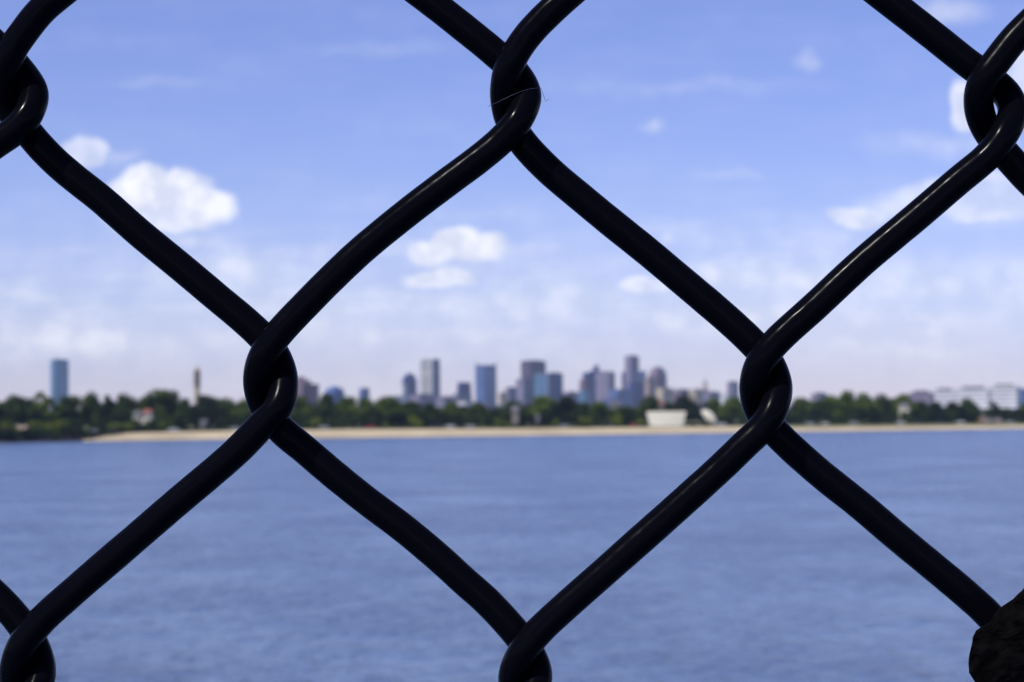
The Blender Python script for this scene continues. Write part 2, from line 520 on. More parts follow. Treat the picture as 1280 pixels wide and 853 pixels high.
# spider silk across the upper middle knuckle
silk = material('silk', (.055, .05, .09), .6)
bm = bmesh.new()
sp2 = [(610, 133, -17), (622, 128, -40), (636, 121, -42), (650, 115, -36), (664, 111, -30), (676, 110, -20), (679, 118, -12), (682, 127, -8), (686, 124, -6)]
add_tube(bm, [P(x, y, FENCE_Y + d * MMPX) for x, y, d in sp2], 0.26 * MMPX, seg=6)
tag(obj('spider_thread', bm, silk, smooth=True), 'thin faint strand of spider silk stuck across the upper middle knuckle of the fence', 'cobweb')

# rough dark broken branch pressed against the fence, lower right
bark = material('dark_bark', (.0022, .0020, .0022), .95, .6, 500.0, spec=.04, bump=.0012)
outline = [(1420, 628), (1350, 668), (1310, 700), (1282, 732), (1266, 749), (1251, 759), (1243, 767), (1236, 778), (1227, 783), (1219, 788), (1215, 797),
           (1214, 806), (1211, 818), (1210, 832), (1211, 841), (1218, 852), (1226, 868), (1245, 890), (1290, 925), (1360, 960), (1440, 985),
           (1540, 960), (1640, 900), (1660, 800), (1600, 700), (1510, 640)]
cx, cy = 1400, 815
bm = bmesh.new(); rings = []
ND = 22
dense = []
for i, p in enumerate(outline):
    q = outline[(i + 1) % len(outline)]
    n = max(1, int(math.hypot(q[0] - p[0], q[1] - p[1]) / 7))
    for k in range(n):
        dense.append((p[0] + (q[0] - p[0]) * k / n, p[1] + (q[1] - p[1]) * k / n))
for j in range(1, ND):
    tt = -1 + 2 * j / ND
    sc = (1 - abs(tt) ** 2.6) ** .5
    ring = []
    for (x, y) in dense:
        ex, ey = cx + (x - cx) * sc, cy + (y - cy) * sc
        v3 = Vector((ex * .035, ey * .035, tt * 2.2))
        f = noise.noise(v3 * 1.5) * 9 * (abs(tt) > .12) + noise.noise(v3 * 3.1) * 2.5 + noise.noise(v3 * 8.3) * 2.2
        dep = -72 + tt * 52 + noise.noise(v3 * 1.4 + Vector((9, 0, 0))) * 9
        ln = max(math.hypot(ex - cx, ey - cy), 1)
        ex -= (ex - cx) / ln * abs(f); ey -= (ey - cy) / ln * abs(f)
        ring.append(bm.verts.new(P(ex, ey, FENCE_Y + dep * MMPX)))
    rings.append(ring)
n = len(dense)
for a, b_ in zip(rings, rings[1:]):
    for k in range(n):
        bm.faces.new((a[k], a[(k + 1) % n], b_[(k + 1) % n], b_[k]))
bm.faces.new(rings[0]); bm.faces.new(rings[-1][::-1])
tag(obj('branch_stub', bm, bark), 'rough blackish broken branch stub pressed against the fence in the lower right corner', 'branch')

# ------------------------------------------------------------------ trees
def leaf_mat(name, c, spread=.35):
    m = bpy.data.materials.new(name); m.use_nodes = True
    t = NT(m.node_tree)
    oi = t.n('ShaderNodeObjectInfo').outputs['Random']
    co = t.n('ShaderNodeTexCoord').outputs['Object']
    nn = t.n('ShaderNodeTexNoise', ins={'Vector': co, 'Scale': .45, 'Detail': 3.0}).outputs[0]
    lo = tuple(v * (1 - spread) for v in c); hi = (min(1, c[0] * (1 + spread * 1.6)), min(1, c[1] * (1 + spread)), c[2] * (1 + spread * .3))
    col = t.mix(t.ramp(nn, .35, .65), lo, hi)
    sc = t.vmath('SCALE', col); t.t.links.new(t.ramp(oi, 0, 1, .75, 1.25, smooth=False), sc.inputs[3])
    b = t.n('ShaderNodeBsdfPrincipled', ins={'Base Color': sc.outputs[0], 'Roughness': .75, 'Specular IOR Level': .15})
    o = t.n('ShaderNodeOutputMaterial'); t.t.links.new(b.outputs[0], o.inputs[0])
    return m


LM = {'dark': leaf_mat('leaves_dark', (.026, .048, .007)), 'mid': leaf_mat('leaves_mid', (.06, .098, .010)),
      'light': leaf_mat('leaves_light', (.11, .15, .015)), 'pale': leaf_mat('leaves_pale', (.15, .18, .06)),
      'deep': leaf_mat('leaves_deep', (.011, .022, .006))}
trunk_m = material('trunk_bark', (.09, .07, .05), .9, .3, 2.0)


def leaf_quad(bm, p, nrm, s, rnd):
    t1 = nrm.cross(Vector((rnd.uniform(-1, 1), rnd.uniform(-1, 1), rnd.uniform(-1, 1)))).normalized()
    t2 = nrm.cross(t1)
    s2 = s * rnd.uniform(.55, 1)
    bm.faces.new([bm.verts.new(p + t1 * a * s + t2 * b * s2) for a, b in ((-.6, 0), (0, -.5), (.65, .05), (.05, .5))])


def crown_bm(kind, seed, n):
    rnd = random.Random(seed); bm = bmesh.new()
    lobes = []
    if kind == 'round':
        for i in range(17):
            a = rnd.uniform(0, 6.28); r = rnd.uniform(0, .68) ** .8; h = rnd.uniform(.26, .84)
            rr = 6.6 * r * (1 - .6 * max(0, h - .55) / .35)
            lobes.append((Vector((math.cos(a) * rr, math.sin(a) * rr, 14 * h)), rnd.uniform(1.6, 2.9)))
        lobes.append((Vector((rnd.uniform(-1, 1), 0, 11.6)), 2.4))
    elif kind == 'tall':
        for i in range(16):
            h = .15 + .76 * i / 15; a = rnd.uniform(0, 6.28)
            rr = 3.6 * math.sin(math.pi * min(1, (1.06 - h)) ** .8) * rnd.uniform(.2, .8)
            lobes.append((Vector((math.cos(a) * rr, math.sin(a) * rr, 14 * h)), rnd.uniform(1.2, 2.3) * (1.15 - .55 * h)))
        lobes.append((Vector((0, 0, 13.0)), 1.0))
    else:   # bush
        for i in range(9):
            a = rnd.uniform(0, 6.28); r = rnd.uniform(0, 2.2)
            lobes.append((Vector((math.cos(a) * r, math.sin(a) * r, rnd.uniform(.7, 2.6))), rnd.uniform(.8, 1.5)))
    tot = sum(l[1] ** 2 for l in lobes)
    for c, r in lobes:
        for k in range(int(n * r * r / tot)):
            u = Vector((rnd.gauss(0, 1), rnd.gauss(0, 1), rnd.gauss(0, 1))).normalized()
            u.z = u.z * .85 + .05
            p = c + u * r * (rnd.uniform(.72, 1.06) if rnd.random() < .8 else rnd.uniform(.2, .7))
            nn = (u + Vector((rnd.uniform(-1, 1), rnd.uniform(-1, 1), rnd.uniform(-1, 1))) * .7).normalized()
            leaf_quad(bm, p, nn, rnd.uniform(.45, 1.0) if kind != 'bush' else rnd.uniform(.3, .55), rnd)
    return bm


def trunk_bm(kind, seed):
    rnd = random.Random(seed); bm = bmesh.new()
    if kind == 'bush':
        for i in range(4):
            a = rnd.uniform(0, 6.28)
            add_tube(bm, [Vector((0, 0, -.2)), Vector((math.cos(a) * .5, math.sin(a) * .5, .9)), Vector((math.cos(a), math.sin(a), 1.8))], [.07, .05, .02], 6)
        return bm
    top = 8 if kind == 'round' else 11
    add_tube(bm, [Vector((0, 0, -.4)), Vector((.05, .05, 1.5)), Vector((.2, -.1, 4)), Vector((-.1, .1, top))], [.5, .36, .27, .08], 9)
    for i in range(6):
        a = i * 1.05 + rnd.uniform(-.3, .3); L = rnd.uniform(2.5, 4.5) if kind == 'round' else rnd.uniform(1.2, 2.2); z0 = rnd.uniform(2.4, 5)
        add_tube(bm, [Vector((.1, 0, z0)), Vector((math.cos(a) * L * .5, math.sin(a) * L * .5, z0 + L * .55)), Vector((math.cos(a) * L, math.sin(a) * L, z0 + L * 1.1))], [.17, .11, .04], 6)
    return bm


protos = {}
for kind, cnt, n in (('round', 5, 3000), ('tall', 2, 2200), ('bush', 3, 900)):
    for i in range(cnt):
        seed = hash_seed = (ord(kind[0]) * 31 + i * 17)
        cb = crown_bm(kind, seed, n); me = bpy.data.meshes.new('crown'); cb.to_mesh(me); cb.free()
        me.materials.append(LM['mid'])
        tb = trunk_bm(kind, seed + 1); mt = bpy.data.meshes.new('trunk'); tb.to_mesh(mt); tb.free()
        for p in mt.polygons: p.use_smooth = True
        mt.materials.append(trunk_m)
        zs = [v.co.z for v in me.vertices]; xs_ = [v.co.x for v in me.vertices]
        protos[(kind, i)] = (me, mt, max(zs), (max(xs_) - min(xs_)))


def plant(x, ytop, wpx, inland, kind, tone, label, cat='tree', group=None, var=None):
    p = spot(x, inland)
    ztop = P(x, ytop, p.y).z
    n = {'round': 5, 'tall': 2, 'bush': 3}[kind]
    me, mt, H, W = protos[(kind, random.randrange(n) if var is None else var)]
    nm = {'round': 'broadleaf_tree', 'tall': 'conical_tree', 'bush': 'shrub'}[kind]
    r = thing(nm, label, cat, p, random.uniform(0, 6.28), group)
    sz = (ztop - p.z) / H
    sx = (wpx / FPX * p.y) / W
    r.scale = (sx, sx, sz)
    for nmm, me_ in (('trunk', mt), ('crown', me)):
        c = bpy.data.objects.new(nmm, me_); C.objects.link(c); c.parent = r
        if nmm == 'crown':
            c.material_slots[0].link = 'OBJECT'; c.material_slots[0].material = LM[tone]
    return r


skyline = [   # x, top y, width, inland, kind, tone, label
    (-60, 495, 52, 78, 'round', 'mid', None),
    (-22, 492, 50, 82, 'round', 'dark', None),
    (20, 492, 46, 80, 'round', 'dark', 'round dark green tree at the far left, left of the blue tower'),
    (50, 489, 30, 128, 'tall', 'pale', 'pale loose treetop rising just left of the blue glass tower'),
    (52, 500, 30, 76, 'round', 'mid', 'low mid green tree in front of the pale treetop'),
    (83, 494, 42, 84, 'round', 'dark', 'dark spreading tree directly below the blue glass tower'),
    (113, 488, 32, 82, 'round', 'dark', 'tall narrow dark tree, first one right of the blue tower'),
    (134, 493, 24, 90, 'tall', 'deep', 'small pointed dark tree right of the tall narrow tree by the blue tower'),
    (157, 490, 34, 84, 'round', 'dark', 'dark round tree left of the white house with a red roof'),
    (184, 494, 34, 92, 'round', 'mid', 'mid green tree rising behind the white house with a red roof'),
    (210, 486, 56, 86, 'round', 'mid', 'largest broad tree left of the slender beige tower'),
    (231, 497, 30, 76, 'round', 'dark', 'dark tree between the largest left tree and the slender beige tower'),
    (256, 493, 42, 80, 'round', 'deep', 'very dark tree at the foot of the slender beige tower'),
    (284, 496, 36, 84, 'round', 'dark', 'dark tree right of the slender beige tower'),
    (306, 497, 36, 80, 'round', 'mid', None),
    (335, 495, 44, 84, 'round', 'mid', None),
    (377, 494, 34, 78, 'round', 'mid', 'green tree standing in front of the stepped mauve building'),
    (408, 491, 36, 84, 'round', 'dark', 'dark round tree in front of the low blue domed building'),
    (432, 495, 30, 90, 'round', 'mid', 'mid green tree between the two low blue buildings on the left'),
    (456, 497, 36, 82, 'round', 'mid', 'green tree below the smallest blue building'),
    (486, 494, 46, 84, 'round', 'mid', 'broad green tree left of the dark curved-top office tower'),
    (512, 500, 34, 86, 'round', 'dark', 'dark tree below the dark curved-top office tower'),
    (536, 503, 30, 82, 'round', 'dark', 'dark tree at the foot of the pale ribbed tower'),
    (564, 501, 30, 84, 'round', 'mid', 'green tree below the squat dark trapezoid building'),
    (597, 502, 34, 80, 'round', 'mid', 'green tree at the foot of the blue tower with two corner spires'),
    (616, 509, 24, 76, 'round', 'dark', 'low dark tree right under the blue tower with two corner spires'),
    (640, 501, 34, 84, 'round', 'dark', 'dark tree below the small cream and mauve blocks'),
    (674, 494, 36, 82, 'round', 'mid', 'bright topped tree in front of the teal glass block'),
    (708, 493, 36, 84, 'round', 'deep', 'very dark tree right of the dark blue block'),
    (728, 502, 30, 80, 'round', 'dark', 'dark tree below the stepped tower with a pinnacle'),
    (748, 501, 38, 86, 'round', 'mid', 'mid green tree under the mauve wing of the pinnacle tower'),
    (783, 506, 32, 80, 'round', 'dark', 'low dark tree left of the white ribbed pavilion'),
    (800, 503, 20, 78, 'tall', 'mid', 'slim green tree touching the left end of the white ribbed pavilion'),
    (815, 494, 40, 112, 'round', 'dark', 'dark tree rising behind the left half of the white ribbed pavilion'),
    (852, 493, 50, 112, 'round', 'deep', 'broad very dark tree behind the right half of the white ribbed pavilion'),
    (866, 506, 26, 76, 'round', 'deep', 'dark low tree between the two white structures'),
    (893, 497, 34, 110, 'round', 'mid', 'green tree behind the small white oval shell'),
    (918, 495, 36, 90, 'round', 'mid', 'green tree right of the small white oval shell'),
    (948, 497, 36, 84, 'round', 'mid', None),
    (978, 503, 26, 80, 'round', 'dark', None),
    (1003, 496, 34, 84, 'round', 'mid', 'greyish green tree right of the right fence knuckle'),
    (1024, 500, 26, 80, 'round', 'dark', 'low dark tree beside the tallest clump on the right'),
    (1041, 493, 30, 84, 'round', 'mid', 'left shoulder tree of the tallest clump on the right'),
    (1058, 487, 32, 86, 'round', 'mid', 'tallest tree of the right hand clump'),
    (1078, 490, 38, 82, 'round', 'mid', 'broad tree just right of the tallest one in the right hand clump'),
    (1104, 491, 36, 88, 'round', 'dark', 'dark tree at the right end of the tallest clump'),
    (1130, 491, 32, 84, 'round', 'mid', 'round tree with a small white house showing in its lower half'),
    (1150, 500, 28, 80, 'round', 'dark', 'low dark tree right of the small white house on the right shore'),
    (1170, 502, 28, 82, 'round', 'deep', 'very dark tree in front of the long pale building'),
    (1190, 501, 28, 84, 'round', 'deep', 'very dark tree left of the dense green egg shaped tree'),
    (1210, 497, 28, 78, 'round', 'dark', 'dense dark egg shaped tree left of the gap with the orange shed'),
    (1241, 502, 20, 80, 'tall', 'dark', 'pointed dark tree right of the gap with the orange shed'),
    (1260, 509, 28, 82, 'round', 'dark', 'low dark tree near the right edge of the photo'),
    (1279, 503, 24, 80, 'round', 'mid', 'green tree cut by the right edge of the photo'),
    (1312, 499, 44, 84, 'round', 'dark', None), (1350, 501, 44, 84, 'round', 'mid', None),
]
LMK = [(0, 'the far left edge'), (45, 'the light blue slab tower'), (95, 'the tall narrow tree'), (140, 'the red roofed house'), (200, 'the largest left tree'),
       (245, 'the slender beige tower'), (280, 'the left fence knuckle'), (372, 'the stepped mauve building'), (418, 'the low domed building'), (455, 'the smallest blue building'),
       (500, 'the curved-top tower'), (532, 'the pale ribbed tower'), (575, 'the squat trapezoid building'), (607, 'the spired blue tower'), (638, 'the cream and mauve blocks'),
       (670, 'the teal glass block'), (715, 'the pinnacle tower'), (755, 'the broad mauve slab'), (785, 'the tallest right tower'), (830, 'the ribbed pavilion'), (885, 'the white oval shell'),
       (925, 'the right fence knuckle'), (1000, 'the greyish green tree'), (1058, 'the tallest right clump'), (1130, 'the small white right house'), (1175, 'the very dark right trees'),
       (1212, 'the egg shaped tree'), (1250, 'the tan beach hut'), (1290, 'the right edge')]
ORD = ['first', 'second', 'third', 'fourth', 'fifth', 'sixth', 'seventh', 'eighth', 'ninth', 'tenth', 'eleventh', 'twelfth', 'thirteenth', 'fourteenth', 'fifteenth', 'sixteenth', 'seventeenth']
counts = {}


def by_landmark(x, what):
    nm = min(LMK, key=lambda l: abs(l[0] - x))[1]
    k = (what, nm); counts[k] = counts.get(k, 0) + 1
    return f'{what} near {nm}, {ORD[counts[k] - 1]} of its kind from the left'


HID = {-60: 'green tree far outside the left edge of the shore', -22: 'dark tree just outside the left edge of the shore', 306: 'green tree left behind the left fence knuckle',
       335: 'green tree right behind the left fence knuckle', 948: 'green tree directly behind the right fence knuckle', 978: 'low dark tree behind the right side of the right fence knuckle',
       1312: 'dark tree just past the right edge of the shore', 1350: 'green tree farther past the right edge of the shore'}
for i, (x, yt, wd, inl, k, tone, lab) in enumerate(skyline):
    plant(x, yt, wd * 1.15, inl, k, tone, lab or HID[x])
# merged belt behind and between
rb = random.Random(3)
x = -90
while x < 1375:
    base = min((abs(s[0] - x), s[1]) for s in skyline)[1]
    if not (1216 < x < 1236):
        plant(x, base + rb.uniform(4, 11), rb.uniform(34, 48), rb.uniform(95, 135), 'round', rb.choice(['dark', 'deep', 'mid']), by_landmark(x, 'rear green tree'), group='rear trees of the belt behind the beach')
    x += rb.uniform(15, 22)
x = -90
while x < 1375:                                    # lower front row
    if not (804 < x < 900 or 1216 < x < 1236 or 160 < x < 196 or 1118 < x < 1140):
        plant(x, horizon(x) - rb.uniform(-3, 8), rb.uniform(24, 34), rb.uniform(70, 76), 'round', rb.choice(['deep', 'dark', 'dark']), by_landmark(x, 'low dark tree'), group='low front trees of the belt behind the beach')
    x += rb.uniform(13, 18)
# shrubs at the back of the beach
x = -60
while x < 1340:
    if not (806 < x < 858 or 1218 < x < 1262):
        dk = x < 100
        plant(x, horizon(x) + (rb.uniform(8, 13) if not dk else rb.uniform(7, 14)), rb.uniform(14, 24), rb.uniform(20, 50) if dk else rb.uniform(56, 68), 'bush', rb.choice(['deep', 'dark', 'dark', 'mid']),
              by_landmark(x, 'low shrub'), 'shrub', 'undergrowth shrubs')
    x += rb.uniform(6, 11) if x > 100 else rb.uniform(4, 6)
for x, d in ((108, 12), (116, 17), (124, 22), (133, 26), (142, 31), (151, 36), (160, 41), (170, 46)):
    plant(x, horizon(x) + 12 + (x - 100) * .06, 22, d, 'bush', rb.choice(['deep', 'dark']), by_landmark(x, 'beach edge bush'), 'shrub', 'bushes on the left bank')
for x in (-40, -25, -8, 6, 20, 34, 47, 60, 74, 88, 99):
    plant(x, 536 + rb.uniform(-2, 3), 30, rb.uniform(7, 14), 'bush', rb.choice(['deep', 'dark']), by_landmark(x, 'waterside bush'), 'shrub', 'bushes on the left bank')
for (x, yt, wd, lab) in (
        (10, 527, 26, 'yellow green shrub at the left edge just above the water'),
        (60, 524, 44, 'wide yellow green shrub below the blue tower'),
        (168, 522.5, 34, 'dark bush hiding the foot of the small white wing of the red roofed house'),
        (186, 524, 34, 'dark bush hiding the foot of the white house with a red roof'),
        (1132, 513, 30, 'dark bush hiding the foot of the small white house on the right shore'),
        (152, 527, 44, 'yellow green shrub below the white house with a red roof, on its left'),
        (205, 524, 30, 'bright green shrub right of the white house with a red roof'),
        (482, 527, 16, 'small bright shrub below the broad tree left of the curved-top tower'),
        (520, 518, 16, 'yellowish shrub below the dark curved-top office tower'),
        (630, 523, 20, 'bright green shrub below the cream and mauve blocks'),
        (695, 522, 14, 'bright yellow green shrub below the dark blue block'),
        (732, 520, 20, 'bright yellow green shrub below the pinnacle tower'),
        (800, 522, 14, 'light green shrub at the left end of the white ribbed pavilion'),
        (772, 513, 18, 'light green shrub filling the gap left of the white ribbed pavilion'),
        (395, 522, 18, 'olive shrub right of the left fence knuckle')):
    plant(x, yt, wd, 58 if x > 150 else 50, 'bush', 'dark' if lab.startswith('dark') else 'light', lab, 'shrub')

# ------------------------------------------------------------------ riprap on the left shore
rock_m = material('rock', (.022, .02, .026), .9, .4, 1.5, bump=.1)
rocks = []
for i in range(4):
    bm = bmesh.new(); bmesh.ops.create_icosphere(bm, subdivisions=2, radius=1.0)
    for v in bm.verts:
        v.co *= 1 + .35 * noise.noise(v.co * 1.3 + Vector((i * 9, 0, 0))); v.co.z *= .75
    me = bpy.data.meshes.new('rock'); bm.to_mesh(me); bm.free(); me.materials.append(rock_m); rocks.append(me)
for k in range(130):
    x = rb.uniform(-120, 118) if k < 110 else rb.uniform(100, 150)
    inl = rb.uniform(-.5, 46) if x < 108 else rb.uniform(34, 46)
    p = spot(x, inl); o = bpy.data.objects.new('rock', rb.choice(rocks)); C.objects.link(o)
    o.location = p + Vector((0, 0, rb.uniform(-.1, .4))); s_ = rb.uniform(.6, 1.5); o.scale = (s_ * 1.3, s_, s_); o.rotation_euler = (rb.uniform(-.3, .3), 0, rb.uniform(0, 6))
    tag(o, 'dark boulder in the rocky bank along the water at far left', 'rock', 'boulders of the left bank')

# ------------------------------------------------------------------ small houses and structures on the shore
white_p = material('white_paint', (.80, .74, .56), .6, .06, .8)
cream_p = material('cream_paint', (.22, .19, .15), .7, .08, .8)
red_r = material('red_roof', (.30, .10, .075), .8, .2, 1.5)
grey_r = material('grey_roof', (.16, .155, .16), .8, .2, 1.5)
glass = material('dark_glass', (.03, .04, .055), .15)
orange_p = material('orange_paint', (.62, .25, .05), .6, .1, 1.0)
tan_p = material('tan_paint', (.46, .34, .22), .8, .1, 1.0)
frame_m = material('trim', (.55, .53, .47), .5)


def house(x, ybase, wpx, hpx, inland, wall, roof, label, gable=.5, dep=7.0, z=None, name='house', cat='house'):
    Y = shore_Y(x) + inland
    p = P(x, ybase, Y); W = wpx / FPX * Y; H = hpx / FPX * Y; gz = ground_z(x, inland)
    r = thing(name, label, cat, (p.x, Y, gz))
    zb = 0.0; eave = (p.z - gz) + H * (1 - gable)
    top = (p.z - gz) + H
    obj('wall', box_bm(-W / 2, W / 2, 0, dep, -.3, eave), wall, r)
    bm = bmesh.new(); ov = .35
    a = [bm.verts.new(q) for q in ((-W / 2 - ov, -ov, eave), (W / 2 + ov, -ov, eave), (W / 2 + ov, dep + ov, eave), (-W / 2 - ov, dep + ov, eave), (-W / 2 - ov + W * .12, dep / 2, top), (W / 2 + ov - W * .12, dep / 2, top))]
    for f in ((0, 1, 5, 4), (2, 3, 4, 5), (0, 4, 3), (1, 2, 5), (3, 2, 1, 0)): bm.faces.new([a[i] for i in f])
    rf = obj('roof', bm, roof, r)
    n = max(2, int(W / 2.6))
    for i in range(n):
        cxx = -W / 2 + W * (i + .5) / n
        if i == n // 2:
            obj('door', box_bm(cxx - .5, cxx + .5, -.05, .02, .0, 2.1), glass, r)
        f = obj('window', box_bm(cxx - .6, cxx + .6, -.06, .03, max(2.4, eave - 1.9), max(3.4, eave - .5)), frame_m, r)
        obj('pane', box_bm(cxx - .5, cxx + .5, -.09, -.062, max(2.5, eave - 1.8), max(3.3, eave - .6)), glass, f)
    return r


house(171, 521, 9, 7, 68, white_p, grey_r, 'small white house wing left of the red roofed part', gable=.35)
house(183, 522, 10, 10, 66, white_p, red_r, 'white house with a red roof seen in a gap of the left trees', gable=.45)
house(24, 541, 15, 9, 50, tan_p, tan_p, 'low tan roofed building at the far left just above the rocks', gable=.6)
house(254, 534, 8, 9, 66, cream_p, grey_r, 'small cream building among trunks below the slender beige tower', gable=.3)
house(644, 524, 9, 16, 66, cream_p, grey_r, 'narrow tan building peeking between trees below the cream and mauve blocks', gable=.3)
house(769, 513, 12, 11, 150, cream_p, grey_r, 'pale building in the gap left of the white ribbed pavilion', gable=.3)
house(827, 511, 7, 9, 104, cream_p, red_r, 'little cream house just above the roof of the white ribbed pavilion', gable=.3)
house(1132, 513, 9, 9, 66, white_p, grey_r, 'small white house half hidden by the round tree on the right shore', gable=.3)
house(1226, 529, 9, 9, 70, orange_p, orange_p, 'orange shed in the gap between the trees on the right shore', gable=.25, name='shed', cat='shed')
house(1241, 532, 26, 8, 58, tan_p, cream_p, 'long low tan beach hut right of the orange shed', gable=.4, name='beach_hut', cat='hut')
house(672, 531, 4.5, 12, 64, cream_p, grey_r, 'thin white beach kiosk below the teal glass block', gable=.2, name='kiosk', cat='kiosk')


def pavilion():
    x0, x1 = 809.0, 858.0
    xm = (x0 + x1) / 2; inl = 60.0; Y = shore_Y(xm) + inl
    p = P(xm, 532.5, Y); k = Y / FPX; gz = ground_z(xm, inl)
    r = thing('pavilion', 'white ribbed pavilion wider at the top than at its base, behind the beach', 'pavilion', (p.x, Y, gz))
    H = (P(xm, 514.5, Y).z - gz); Wt = (x1 - x0) / 2 * k; Wb = (853 - 814) / 2 * k; zb = p.z - gz - .2
    bm = bmesh.new()
    prof = []
    for s_ in [i / 8 for i in range(9)]:
        zz = zb + (H - zb) * s_
        wd = Wb + (Wt - Wb) * (s_ ** .7) * (1 if s_ < .9 else 1 - (s_ - .9) * .5)
        prof.append((wd, zz, 1.2 * s_ ** .8))
    rings = []
    for wd, zz, yo in prof:
        n = 24
        rings.append([bm.verts.new((-wd + 2 * wd * i / n, yo + .9 * ((2 * i / n - 1) ** 2), zz)) for i in range(n + 1)] + [bm.verts.new((wd, 7, zz)), bm.verts.new((-wd, 7, zz))])
    for a, b in zip(rings, rings[1:]):
        for i in range(len(a)): bm.faces.new((a[i], a[(i + 1) % len(a)], b[(i + 1) % len(b)], b[i]))
    bm.faces.new(rings[0][::-1]); bm.faces.new(rings[-1])
    obj('shell', bm, white_p, r)
    for i in range(9):
        u = -1 + 2 * i / 8; bm = bmesh.new()
        add_tube(bm, [Vector((u * wd, yo + .9 * u * u - .05, zz)) for wd, zz, yo in prof], .12, 6)
        obj('rib', bm, frame_m, r)
    obj('base', box_bm(-Wb - .4, Wb + .4, -.5, 7.5, -.5, zb - .02), material('concrete', (.3, .29, .27), .9, .15, 1), r)


pavilion()


def oval_shell():
    inl = 62.0; xm = 887; Y = shore_Y(xm) + inl; k = Y / FPX; gz = ground_z(xm, inl)
    p = P(xm, 522, Y)
    r = thing('band_shell', 'small white rounded shell leaning to the right, beside the pavilion', 'shell', (p.x, Y, gz))
    out = [(877, 514.5), (881, 513), (886, 513.5), (891, 517), (894.5, 522), (896.5, 528), (895, 531.5), (888, 531.8), (884, 528), (880.5, 522)]
    bm = bmesh.new(); rings = []
    for j in range(9):
        tt = j / 8; sc = math.cos(tt * math.pi / 2 * .97) ** .7
        rings.append([bm.verts.new(((xm + (x - xm) * sc - xm) * k, -1.5 * math.sin(tt * math.pi / 2) + .1, P(x, 522 + (y - 522) * sc, Y).z - gz)) for x, y in out])
    for a, b in zip(rings, rings[1:]):
        for i in range(len(a)): bm.faces.new((a[i], a[(i + 1) % len(a)], b[(i + 1) % len(b)], b[i]))
    bm.faces.new(rings[-1])
    bk = [bm.verts.new((v.co.x, 3.0, v.co.z)) for v in rings[0]]
    for i in range(len(bk)): bm.faces.new((rings[0][i], rings[0][(i + 1) % len(bk)], bk[(i + 1) % len(bk)], bk[i]))
    bm.faces.new(bk)
    obj('shell', bm, white_p, r, smooth=True)
    obj('base', box_bm(-.5, 4, -.8, 3.4, -.3, P(xm, 531.9, Y).z - gz), material('concrete_pad', (.3, .29, .27), .9, .15, 1), r)


oval_shell()

# parked cars along the road
tyre = material('tyre', (.02, .02, .02), .8)
car_mats = {c: material('paint_' + c, v, .3) for c, v in (('white', (.75, .75, .75)), ('silver', (.45, .46, .48)), ('red', (.5, .04, .03)), ('dark', (.03, .035, .05)), ('blue', (.05, .12, .3)))}


def make_car():
    r = thing('parked_car', 'x', 'car')
    bm = bmesh.new()
    prof = [(-2.15, .35), (-2.2, .75), (-1.9, .92), (-1.0, 1.0), (1.25, .98), (2.1, .88), (2.2, .4)]
    a = [bm.verts.new((x, -.85, z)) for x, z in prof]; b = [bm.verts.new((x, .85, z)) for x, z in prof]
    n = len(prof)
    for i in range(n): bm.faces.new((a[i], a[(i + 1) % n], b[(i + 1) % n], b[i]))
    bm.faces.new(a[::-1]); bm.faces.new(b)
    bmesh.ops.bevel(bm, geom=bm.edges[:], offset=.08, segments=2, affect='EDGES')
    obj('body', bm, car_mats['white'], r, smooth=False)
    bm = bmesh.new(); add_prism(bm, [(-1.35, -.78), (1.3, -.78), (1.3, .78), (-1.35, .78)], .98, 1.42, [(-.8, -.62), (.85, -.62), (.85, .62), (-.8, .62)])
    obj('cabin_glass', bm, glass, r)
    obj('roof', box_bm(-.82, .87, -.64, .64, 1.423, 1.48, bevel=.02), car_mats['white'], r)
    for sx in (-1.35, 1.35):
        for sy in (-.8, .8):
            bm = bmesh.new(); add_tube(bm, [Vector((sx, sy - .1, .32)), Vector((sx, sy + .1, .32))], .32, 14)
            obj('wheel', bm, tyre, r)
    return r


car0 = make_car(); first = True
cars = [(117, 'silver', 'silver car parked at the left end of the sand, beside the rocks'), (217, 'white', 'white car parked on the sand edge right of the red roofed house'),
        (293, 'silver', 'silver car behind the beach just left of the left fence knuckle'), (353, 'white', 'white car behind the beach just right of the left fence knuckle'),
        (405, 'silver', 'silver car below the low blue domed building'), (463, 'red', 'red car below the smallest blue building'),
        (545, 'dark', 'dark car below the pale ribbed tower'), (563, 'white', 'white car below the squat dark trapezoid building'),
        (588, 'silver', 'silver car left below the blue tower with two corner spires'), (705, 'silver', 'silver car below the dark blue block'),
        (760, 'dark', 'dark car left of the white ribbed pavilion'), (792, 'red', 'red car at the left end of the white ribbed pavilion'),
        (902, 'white', 'white car right of the small white oval shell'), (1012, 'silver', 'silver car just right of the right fence knuckle'),
        (1030, 'white', 'white car left of the tallest clump of trees on the right'), (1068, 'silver', 'silver car below the tallest clump on the right'),
        (1126, 'white', 'white car below the small white house on the right shore'), (1148, 'dark', 'dark car right of the small white house on the right shore'),
        (1174, 'dark', 'dark car in front of the very dark trees on the right'), (1200, 'white', 'white car below the dense egg shaped tree'),
        (1262, 'silver', 'silver car right of the low tan beach hut')]
